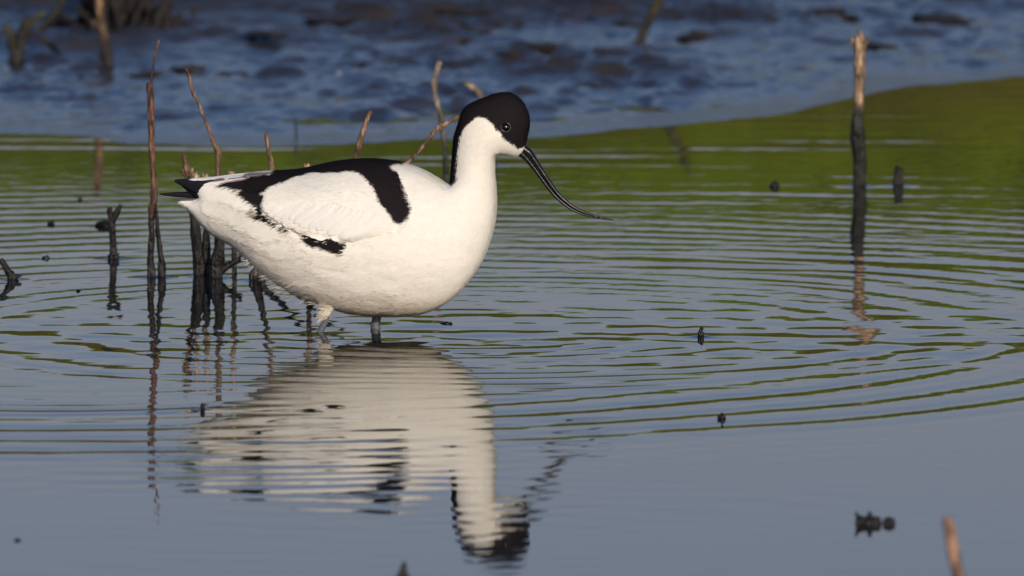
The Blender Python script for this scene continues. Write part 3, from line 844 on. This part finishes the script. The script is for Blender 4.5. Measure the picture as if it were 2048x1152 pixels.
# folded wings: a shell that stands a little proud of the flank, with a step at its lower and rear edge
WING = [(440, 346), (560, 325), (740, 300), (815, 310), (800, 345), (812, 375), (830, 410), (826, 440), (806, 462), (782, 467), (738, 476), (705, 481), (690, 484), (664, 478), (640, 475),
        (612, 471), (592, 463), (560, 446), (532, 427), (525, 410), (529, 395), (520, 386), (490, 380), (460, 373), (440, 367)]
WD = sdist(smooth_poly(WING, 2), GX, GY + 0.098 * np.sqrt(np.maximum(U, 0)) * KY)
front = sstep(800, 650, GX)
top_fade = sstep(4, 60, SD)
TW = np.where(WD > -6, -5 + 5.3 * sstep(-4, 1.5, WD) + (0.4 + 0.8 * front + 6.5 * front * top_fade) * sstep(-3, 9, WD), -5)
TW += 2.0 * sstep(20, 90, WD) * front * top_fade
PHW = PHI - TW[:, :, None]
Vw, Fw = surface_nets(PHW)
Bw = to_bird(Vw)
tv = bil(TW, Bw[:, 0], Bw[:, 1])
nrm = None
def keep_wing(side):
    okv = (tv > -3.2) & (Bw[:, 2] * side > -0.1 * CELL)
    f = Fw[okv[Fw].all(1)]
    usedv = np.unique(f); re = np.full(len(Bw), -1); re[usedv] = np.arange(len(usedv))
    return Bw[usedv], re[f]

# -- feathers ------------------------------------------------------
def sample(B, W, F, n, rng):
    a, b, c, d = (W[F[:, i]] for i in range(4))
    nr = np.cross(c - a, d - b); ar = np.linalg.norm(nr, axis=1) + 1e-15
    pick = rng.choice(len(F), n, p=ar / ar.sum())
    uv = rng.random((n, 2)); uu, vv = uv[:, :1], uv[:, 1:]
    def lerp(A):
        q = A[F[pick]]
        return (q[:, 0] * (1 - uu) + q[:, 1] * uu) * (1 - vv) + (q[:, 3] * (1 - uu) + q[:, 2] * uu) * vv
    return lerp(B), lerp(W), (nr / ar[:, None])[pick]

def flow(B):
    """direction feathers point: back along the body, down the neck"""
    X, Y = B[:, 0], B[:, 1]
    neck = sstep(885, 915, X) * (1 - sstep(330, 430, Y)); headk = sstep(900, 930, X) * (1 - sstep(250, 300, Y))
    low = sstep(440, 600, Y)
    f = np.stack([-np.ones_like(X), np.zeros_like(X), -0.15 - 0.10 * low], 1)
    f = f * (1 - neck)[:, None] + np.array([-0.25, 0, -1.0]) * neck[:, None]
    f = f * (1 - headk)[:, None] + np.array([-0.9, 0, -0.45]) * headk[:, None]
    br = sstep(860, 980, X) * sstep(400, 470, Y)
    f = f * (1 - br)[:, None] + np.array([-0.55, 0, -0.8]) * br[:, None]
    return f

def cards(B, W, Nn, L, Wd, lift, sink, curl, rng, spread_=0.18, shape='leaf', own_w=0.25):
    f = flow(B)
    T = f - (f * Nn).sum(1)[:, None] * Nn
    T /= np.linalg.norm(T, axis=1)[:, None] + 1e-9
    S = np.cross(Nn, T)
    a = rng.normal(0, spread_, len(B))[:, None]
    T, S = T * np.cos(a) + S * np.sin(a), S * np.cos(a) - T * np.sin(a)
    if shape == 'leaf':
        tt = np.array([0, .35, .7, .92, 1.0]); ww = np.array([.35, .9, 1.0, .62, .12])
    else:
        tt = np.array([0, .4, .75, 1.0]); ww = np.array([.8, 1.0, .7, .05])
    k = len(tt); n = len(B)
    V = np.zeros((n, k, 3, 3))
    for i in range(k):
        up = (-sink + (lift + sink) * min(1, tt[i] * 2.2))[:, None] if hasattr(lift, '__len__') else (-sink + (lift + sink) * min(1, tt[i] * 2.2))
        c = W + T * (tt[i] * L)[:, None] + Nn * up + Nn * (-curl * tt[i] ** 2 * L)[:, None]
        hw = (ww[i] * Wd)[:, None]
        V[:, i, 0] = c - S * hw - Nn * hw * 0.22
        V[:, i, 1] = c + Nn * hw * 0.04
        V[:, i, 2] = c + S * hw - Nn * hw * 0.22
    base = np.arange(n)[:, None] * (k * 3)
    q = []
    for i in range(k - 1):
        for j in (0, 1):
            o = i * 3 + j
            q.append(base + np.array([o, o + 3, o + 4, o + 1]))
    own = np.cross(V[:, 1, 2] - V[:, 1, 0], V[:, 2, 1] - V[:, 0, 1]); own /= np.linalg.norm(own, axis=1)[:, None] + 1e-12
    own = np.where(((own * Nn).sum(1) < 0)[:, None], -own, own)
    NV = Nn * (1 - own_w) + own * own_w
    global LAST_N
    LAST_N = np.repeat(NV / np.linalg.norm(NV, axis=1)[:, None], k * 3, 0)
    return V.reshape(-1, 3), np.concatenate(q), k * 3, T

def card_mesh(name, sets, mat, parent):
    V, F, C, NN, o = [], [], [], [], 0
    for v, f, c, nn in sets:
        V.append(v); F.append(f + o); C.append(c); NN.append(nn); o += len(v)
    ob = mesh_np(name, np.concatenate(V), np.concatenate(F), mat, cols=np.concatenate(C), parent=parent)
    ob.data.normals_split_custom_set_from_vertices(np.concatenate(NN).tolist())
    return ob

def hug(line, widths, side, off, nl=14, col=(0.8, 0.78, 0.75), nx=5, edge=None, camber=1.2):
    """one long feather laid on the flank: its midline and half widths are given as seen in the photo"""
    P = np.asarray(line, float); t = np.linspace(0, len(P) - 1, nl)
    Pm = np.stack([np.interp(t, np.arange(len(P)), P[:, i]) for i in (0, 1)], 1)
    w = np.interp(t, np.arange(len(P)), widths)
    d = np.gradient(Pm, axis=0); d /= np.linalg.norm(d, axis=1)[:, None]
    nrm2 = np.stack([-d[:, 1], d[:, 0]], 1)
    e = np.linspace(-1, 1, nx)
    Q = Pm[:, None] + nrm2[:, None] * (w[:, None] * e)[:, :, None]
    Q = Q.reshape(-1, 2)
    py = Q[:, 1].copy()
    for _ in range(5):
        h = half(Q[:, 0], py) + np.maximum(bil(TW, Q[:, 0], py), 0)
        py = Q[:, 1] - 0.098 * h
    ee = np.tile(e, nl)
    y = h + off + camber * (1 - ee ** 2)
    B = np.stack([Q[:, 0], py, side * y], 1)
    i = np.arange((nl - 1) * nx).reshape(nl - 1, nx)[:, :-1].ravel()
    F = np.stack([i, i + 1, i + nx + 1, i + nx], 1)
    C = np.tile(np.array(col, float), (len(B), 1))
    if edge is not None:
        C[np.abs(ee) > 0.99] = edge
    V = bird_world(B) - bird_loc
    nn = np.zeros_like(V); a, b, c, dd = (V[F[:, k]] for k in range(4))
    fn = np.cross(c - a, dd - b)
    for k in range(4): np.add.at(nn, F[:, k], fn)
    nn /= np.linalg.norm(nn, axis=1)[:, None] + 1e-15
    nn = np.where((nn[:, 1] * side < 0)[:, None], -nn, nn)
    return V, F, C, nn

r3 = np.random.default_rng(3)
def body_cards():
    sets = []
    B, W, Nn = sample(Bb, Wb, Fb, 120000, r3)
    wd = bil(WD, B[:, 0], B[:, 1])
    keep = (wd < 2) | (B[:, 0] > 830)
    keep &= ~((B[:, 0] > 1040) & (B[:, 1] > 280))
    eye_d = np.hypot(B[:, 0] - 1011, B[:, 1] + 0.098 * np.abs(B[:, 2]) - 255.6)
    keep &= eye_d > 15
    B, W, Nn = B[keep], W[keep], Nn[keep]
    hd = sstep(330, 290, B[:, 1]) * sstep(890, 910, B[:, 0])
    nk = sstep(460, 380, B[:, 1]) * sstep(870, 910, B[:, 0])
    L = (0.0115 - 0.005 * nk - 0.003 * hd) * r3.uniform(.7, 1.3, len(B)) * (0.35 + 0.65 * sstep(400, 470, B[:, 0]))
    L = L * 0.75
    Wd = r3.uniform(.00016, .00034, len(B))
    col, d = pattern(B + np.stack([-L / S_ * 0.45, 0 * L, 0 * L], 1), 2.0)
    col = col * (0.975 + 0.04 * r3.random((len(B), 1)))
    lift = (0.0003 + 0.0006 * r3.random(len(B)) - 0.0001 * hd) * (0.4 + 0.6 * sstep(400, 470, B[:, 0]))
    v, f, k, _ = cards(B, W, Nn, L, Wd, lift, 0.0004, 0.06, r3, 0.20, 'wisp', 0.04)
    sets.append((v, f, np.repeat(col, k, 0), LAST_N))
    # loose wisps: belly, rear flank, thigh and over the lower wing edge
    B, W, Nn = sample(Bb, Wb, Fb, 60000, r3)
    Yp = B[:, 1] + 0.098 * np.abs(B[:, 2])
    edge = bil(SD, B[:, 0], B[:, 1])
    p = 0.9 * sstep(40, 0, edge) * sstep(470, 540, B[:, 0]) * sstep(700, 620, B[:, 0]) * sstep(540, 560, B[:, 1])
    p = np.maximum(p, 0.35 * sstep(560, 610, B[:, 1]) * sstep(900, 800, B[:, 0]))
    wd = bil(WD, B[:, 0], B[:, 1])
    p = np.maximum(p, 0.07 * sstep(-26, -4, wd) * (wd < 1) * sstep(560, 620, B[:, 0]) * (B[:, 0] < 800) * (Yp > 470))
    thigh = (B[:, 1] > 600) & (np.abs(B[:, 0] - 656) < 24)
    p = np.where(thigh, 0.05, p)
    keep = r3.random(len(B)) < p
    B, W, Nn, wd, thigh = B[keep], W[keep], Nn[keep], wd[keep], thigh[keep]
    L = r3.uniform(.008, .019, len(B)); L = np.where((wd > -26) & (B[:, 1] < 520), L * 0.6, L)
    L = np.where((B[:, 1] > 612) | (B[:, 0] > 640), L * 0.55, L)
    L = np.where(thigh, L * 0.6, L)
    Wd = r3.uniform(.0002, .0005, len(B))
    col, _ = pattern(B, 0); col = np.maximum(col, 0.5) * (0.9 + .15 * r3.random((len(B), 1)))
    lift = r3.uniform(.0004, .0018, len(B))
    v, f, k, _ = cards(B, W, Nn, L, Wd, lift, 0.0006, 0.05, r3, 0.35, 'wisp')
    sets.append((v, f, np.repeat(col, k, 0), LAST_N))
    # loose hanging wisps along the rear belly line, and a few raised ones at the nape
    P = smooth_poly(OUT, 12); ny_ = np.gradient(P, axis=0)
    sel = (P[:, 0] > 488) & (P[:, 0] < 655) & (P[:, 1] > 520)
    Q = P[sel]; n = 480
    q = Q[r3.integers(0, len(Q), n)] + r3.normal(0, 3, (n, 2)) + np.array([4, -7])
    fall = sstep(488, 560, q[:, 0]) * (1 - 0.5 * sstep(620, 655, q[:, 0]))
    L = r3.uniform(.004, .017, n) * (0.35 + 0.65 * fall)
    ang = r3.normal(0.06, 0.22, n)
    D = np.stack([-np.cos(ang), r3.normal(0, .12, n), -np.sin(ang)], 1)
    W = bird_world(np.stack([q[:, 0], q[:, 1], r3.uniform(-34, 10, n)], 1)) - bird_loc
    keepb = r3.random(n) < 0.75
    W, D, L = W[keepb], D[keepb], L[keepb]; n = len(W)
    S = np.cross(D, [0, 1.0, 0]); S /= np.linalg.norm(S, axis=1)[:, None]
    tt = np.array([0, .35, .7, 1.0]); ww = np.array([1.0, .8, .45, .05]); wd0 = r3.uniform(.00012, .0003, n)[:, None]
    V = np.zeros((n, 4, 2, 3)); droop = np.array([0, 0, -0.12])
    for i in range(4):
        c = W + D * (tt[i] * L)[:, None] + droop * (tt[i] ** 2 * L)[:, None]
        V[:, i, 0] = c - S * wd0 * ww[i]; V[:, i, 1] = c + S * wd0 * ww[i]
    base = np.arange(n)[:, None] * 8
    f = np.concatenate([base + np.array([2 * i, 2 * i + 2, 2 * i + 3, 2 * i + 1]) for i in range(3)])
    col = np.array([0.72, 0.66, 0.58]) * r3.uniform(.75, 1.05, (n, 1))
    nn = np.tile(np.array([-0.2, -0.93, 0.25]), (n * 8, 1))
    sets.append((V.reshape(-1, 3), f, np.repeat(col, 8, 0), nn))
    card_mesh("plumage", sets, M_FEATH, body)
body_cards()

for side in (-1, 1):
    Bs, Fs = keep_wing(side)
    Ws = bird_world(Bs) - bird_loc
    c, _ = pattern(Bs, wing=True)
    wing = mesh_np("wing", Ws, Fs, M_BODY, cols=c, parent=bird)
    # rows of coverts, laid from the rear forwards so each overlaps the next
    B, W, Nn = sample(Bs, Ws, Fs, 2600, r3)
    L = r3.uniform(.012, .022, len(B)) * (0.65 + 0.5 * sstep(760, 560, B[:, 0]))
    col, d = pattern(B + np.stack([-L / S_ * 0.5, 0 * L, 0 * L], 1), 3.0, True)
    t_ = bil(TW, B[:, 0], B[:, 1])
    wd = bil(WD, B[:, 0], B[:, 1])
    keep = (t_ > 0.2) & (wd > 2) & (bil(WD, B[:, 0] - L / S_, B[:, 1] + 0.2 * L / S_) > 3)
    rear = B[:, 0] - L / S_
    dark = col[:, 0] < 0.3
    keep &= ~((B[:, 0] < 470)) & ~((B[:, 0] > 770) & (B[:, 1] < 350))
    dt, _ = pattern(B + np.stack([-L / S_ * 0.95, 0 * L, 0 * L], 1), 0.0, True)
    keep &= (np.abs(dt[:, 0] - col[:, 0]) < 0.25) & ((col[:, 0] < 0.05) | (col[:, 0] > 0.7))
    B, W, Nn, L, col = B[keep], W[keep], Nn[keep], L[keep], col[keep]
    col = col * (0.95 + 0.06 * r3.random((len(B), 1)))
    Wd = L * r3.uniform(.24, .36, len(B))
    sets = []
    v, f, k, _ = cards(B, W, Nn, L, Wd, 0.0004 + 0.0003 * r3.random(len(B)), 0.0008, 0.06, r3, 0.10, 'leaf', 0.18)
    sets.append((v, f, np.repeat(col, k, 0), LAST_N))
    # fine barbs over the whole wing soften every edge
    B, W, Nn = sample(Bs, Ws, Fs, 30000, r3)
    L = r3.uniform(.004, .008, len(B)); Wd = r3.uniform(.00015, .0003, len(B))
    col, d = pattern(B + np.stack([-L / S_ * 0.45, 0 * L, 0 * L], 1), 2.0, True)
    t_ = bil(TW, B[:, 0], B[:, 1])
    keep = (t_ > 0.1) & (B[:, 0] > 500) & (bil(WD, B[:, 0] - L / S_, B[:, 1] + 0.2 * L / S_) > -3)
    B, W, Nn, L, Wd, col = B[keep], W[keep], Nn[keep], L[keep], Wd[keep], col[keep]
    col = col * (0.95 + 0.08 * r3.random((len(B), 1)))
    v, f, k, _ = cards(B, W, Nn, L, Wd, 0.0007 + 0.0007 * r3.random(len(B)), 0.0003, 0.05, r3, 0.2, 'wisp', 0.05)
    sets.append((v, f, np.repeat(col, k, 0), LAST_N))
    WH, BK, BR = (0.80, 0.775, 0.745), (0.014, 0.011, 0.012), (0.10, 0.055, 0.05)
    for line, ws, off, cc in [
        ([(590, 352), (545, 352), (500, 358), (465, 366), (436, 373)], [7, 8, 9, 6, 1.0], 0.5, BK),
        ([(560, 372), (530, 372), (500, 373), (470, 374), (452, 375)], [8, 10, 8, 4, 0.5], 0.3, BK),
        ([(560, 351), (520, 352), (470, 358), (425, 364), (379, 367)], [2, 3.5, 5, 7.5, 2.5], 1.2, WH),
        ([(556, 346.5), (520, 347.5), (475, 351), (430, 358), (384, 359)], [1.5, 3.0, 3.6, 5, 2.5], 1.6, WH),
        ([(556, 348), (505, 351), (465, 355), (435, 360), (413, 364)], [1, 2.2, 2.4, 3.0, 0.5], 3.2, (0.22, 0.12, 0.10)),
        ([(548, 350.5), (505, 356), (470, 362), (440, 367)], [0.5, 1.1, 1.4, 0.4], 3.6, (0.30, 0.20, 0.19))]:
        sets.append(hug(line, ws, side, off, col=cc))
    # lowest row of wing feathers: broad soft tips stepping along the lower wing edge
    rr = np.random.default_rng(77)
    for i in range(15):
        f_ = i / 14
        x0, y0 = 548 + 190 * f_ + rr.normal() * 5, 405 + 52 * f_ - 6 * f_ * f_ + rr.normal() * 3
        x1, y1 = 530 + 172 * f_ + rr.normal() * 5, 424 + 66 * f_ - 6 * f_ ** 2 + rr.normal() * 2.5
        if f_ < 0.2: x1 -= 4
        sh = 0.96 + 0.04 * rr.random()
        sets.append(hug([(x0 + 26, y0 - 18), (x0 + 10, y0), ((x0 + x1) / 2, (y0 + y1) / 2 + 2), (x1 + 5, y1 - 4), (x1, y1)], [5, 9, 10, 7, 1.5], side, 1.9 + 0.15 * i, col=tuple(c * sh for c in WH), camber=1.9))
    card_mesh("covert_feathers", sets, M_FEATH, wing)
    # wing tip: dark primaries, long flat blades beyond the white tail
    blades = [([(430, 366), (396, 372), (372, 366), (349, 361.5)], [9, 13, 8, 1.0], 16), ([(440, 374), (405, 386), (385, 380), (362, 369)], [8, 11, 7, 1.0], 13),
              ([(430, 384), (395, 389), (355, 389), (319, 388.5)], [6, 5.5, 5.0, 0.8], 7)]
    for bi, (pp, ww, yy) in enumerate(blades):
        P = np.array(pp, float)
        zz = side * np.linspace(yy + 6, yy - 4, len(P))
        Bp = np.stack([P[:, 0], P[:, 1], zz], 1)
        v, q, t = tube(bird_world(Bp) - bird_loc, np.array(ww) * S_, seg=10, knots=0.0, sub=8, flat=0.16, seed=bi)
        mesh_np("primary_feather", v, [q, t], M_PRIM, parent=wing)

# tail: a few pale grey feathers under the wing tips
v, q, t = tube(bird_world(np.array([[420, 398, 0], [385, 399, 0], [362, 399, 0], [347, 398.5, 0]], float)) - bird_loc, np.array([5, 4, 2.6, 0.8]) * S_, seg=10, knots=0.0, sub=8, flat=2.4)
mesh_np("tail", v, [q, t], m_plain("tail_grey", (0.10, 0.09, 0.085), 0.6, 0.3, 0.3, 300), parent=bird)

# bill: two mandibles, upturned towards the tip
UP = [(1046, 297), (1058, 306), (1069, 321), (1081, 339), (1096, 361), (1110, 381), (1126, 398), (1145, 413), (1166, 424), (1191, 432), (1210, 436.5), (1227, 440)]
UW = [9.2, 8.4, 6.8, 5.8, 5.0, 4.4, 3.9, 3.4, 2.9, 2.3, 1.8, 1.0]
LO = [(1041, 306), (1051, 315), (1062, 328), (1075, 345.5), (1090, 366.5), (1105, 386), (1121.5, 402.5), (1141, 417), (1163, 427.5), (1188, 434.8), (1207, 438.2), (1222, 440)]
LW = [7.6, 6.0, 5.0, 4.4, 3.9, 3.4, 3.1, 2.6, 2.2, 1.7, 1.3, 0.6]
for nm, pth, ww in (("upper_mandible", UP, UW), ("lower_mandible", LO, LW)):
    Bp = np.array([[x, y, 0.0] for x, y in pth])
    v, q, t = tube(bird_world(Bp) - bird_loc, np.array(ww) * S_, seg=14, knots=0.0, sub=6, flat=1.15)
    mesh_np(nm, v, [q, t], M_BILL, parent=bird)

# eyes with their pale broken rims
for side in (-1, 1):
    h = float(half(np.array([1011.0]), np.array([255.6]))[0])
    ey = 255.6 - 0.098 * h
    c = bird_world(np.array([[1011.0, ey, side * (h - 4.0)]]))[0] - bird_loc
    bm = bmesh.new(); bmesh.ops.create_uvsphere(bm, u_segments=28, v_segments=18, radius=9.6 * S_)
    me = bpy.data.meshes.new("eye"); bm.to_mesh(me); bm.free()
    me.polygons.foreach_set("use_smooth", np.ones(len(me.polygons), bool)); me.materials.append(M_EYE)
    e = bpy.data.objects.new("eye", me); COL.objects.link(e); e.parent = bird; e.location = c
    a = np.linspace(0, 2 * math.pi, 40)
    nv = np.array([0.18, side, 0.10]); nv /= np.linalg.norm(nv)
    s1 = np.cross(nv, [0, 0, 1.0]); s1 /= np.linalg.norm(s1); s2 = np.cross(s1, nv)
    rp = np.outer(np.cos(a), s1) * 9.6 * S_ + np.outer(np.sin(a), s2) * 8.8 * S_ + nv * 3.6 * S_
    rr = (0.55 + 0.75 * np.clip(np.sin(a * 1.0 - 0.6) * np.sin(a * 3 + 1), 0, 1)) * 0.95 * S_
    v, q, t = tube(rp, rr, seg=6, knots=0.2, sub=1)
    mesh_np("eyelid", v, [q, t], M_RING, parent=e)

# legs, standing on the muddy bed under the water
for (pth, z) in (([(654, 628, 6.5), (651, 640, 6.2), (645, 652, 6.0), (639, 664, 6.4), (633, 676, 7.5), (630, 690, 6), (634, 760, 5.2), (640, 890, 5.2)], NEAR_Z),
                 ([(754, 615, 8.8), (754, 632, 9.3), (752, 645, 8.6), (750, 655, 9.2), (753, 664, 9.6), (754, 676, 8.6), (752, 760, 6), (748, 890, 5.5)], FAR_Z)):
    Bp = np.array([[x, y - 0.098 * -z * 0 , z] for x, y, r in pth], float)
    v, q, t = tube(bird_world(Bp) - bird_loc, np.array([r for x, y, r in pth]) * S_, seg=14, knots=0.06, sub=5, seed=3)
    leg = mesh_np("leg", v, [q, t], M_LEG, parent=bird)
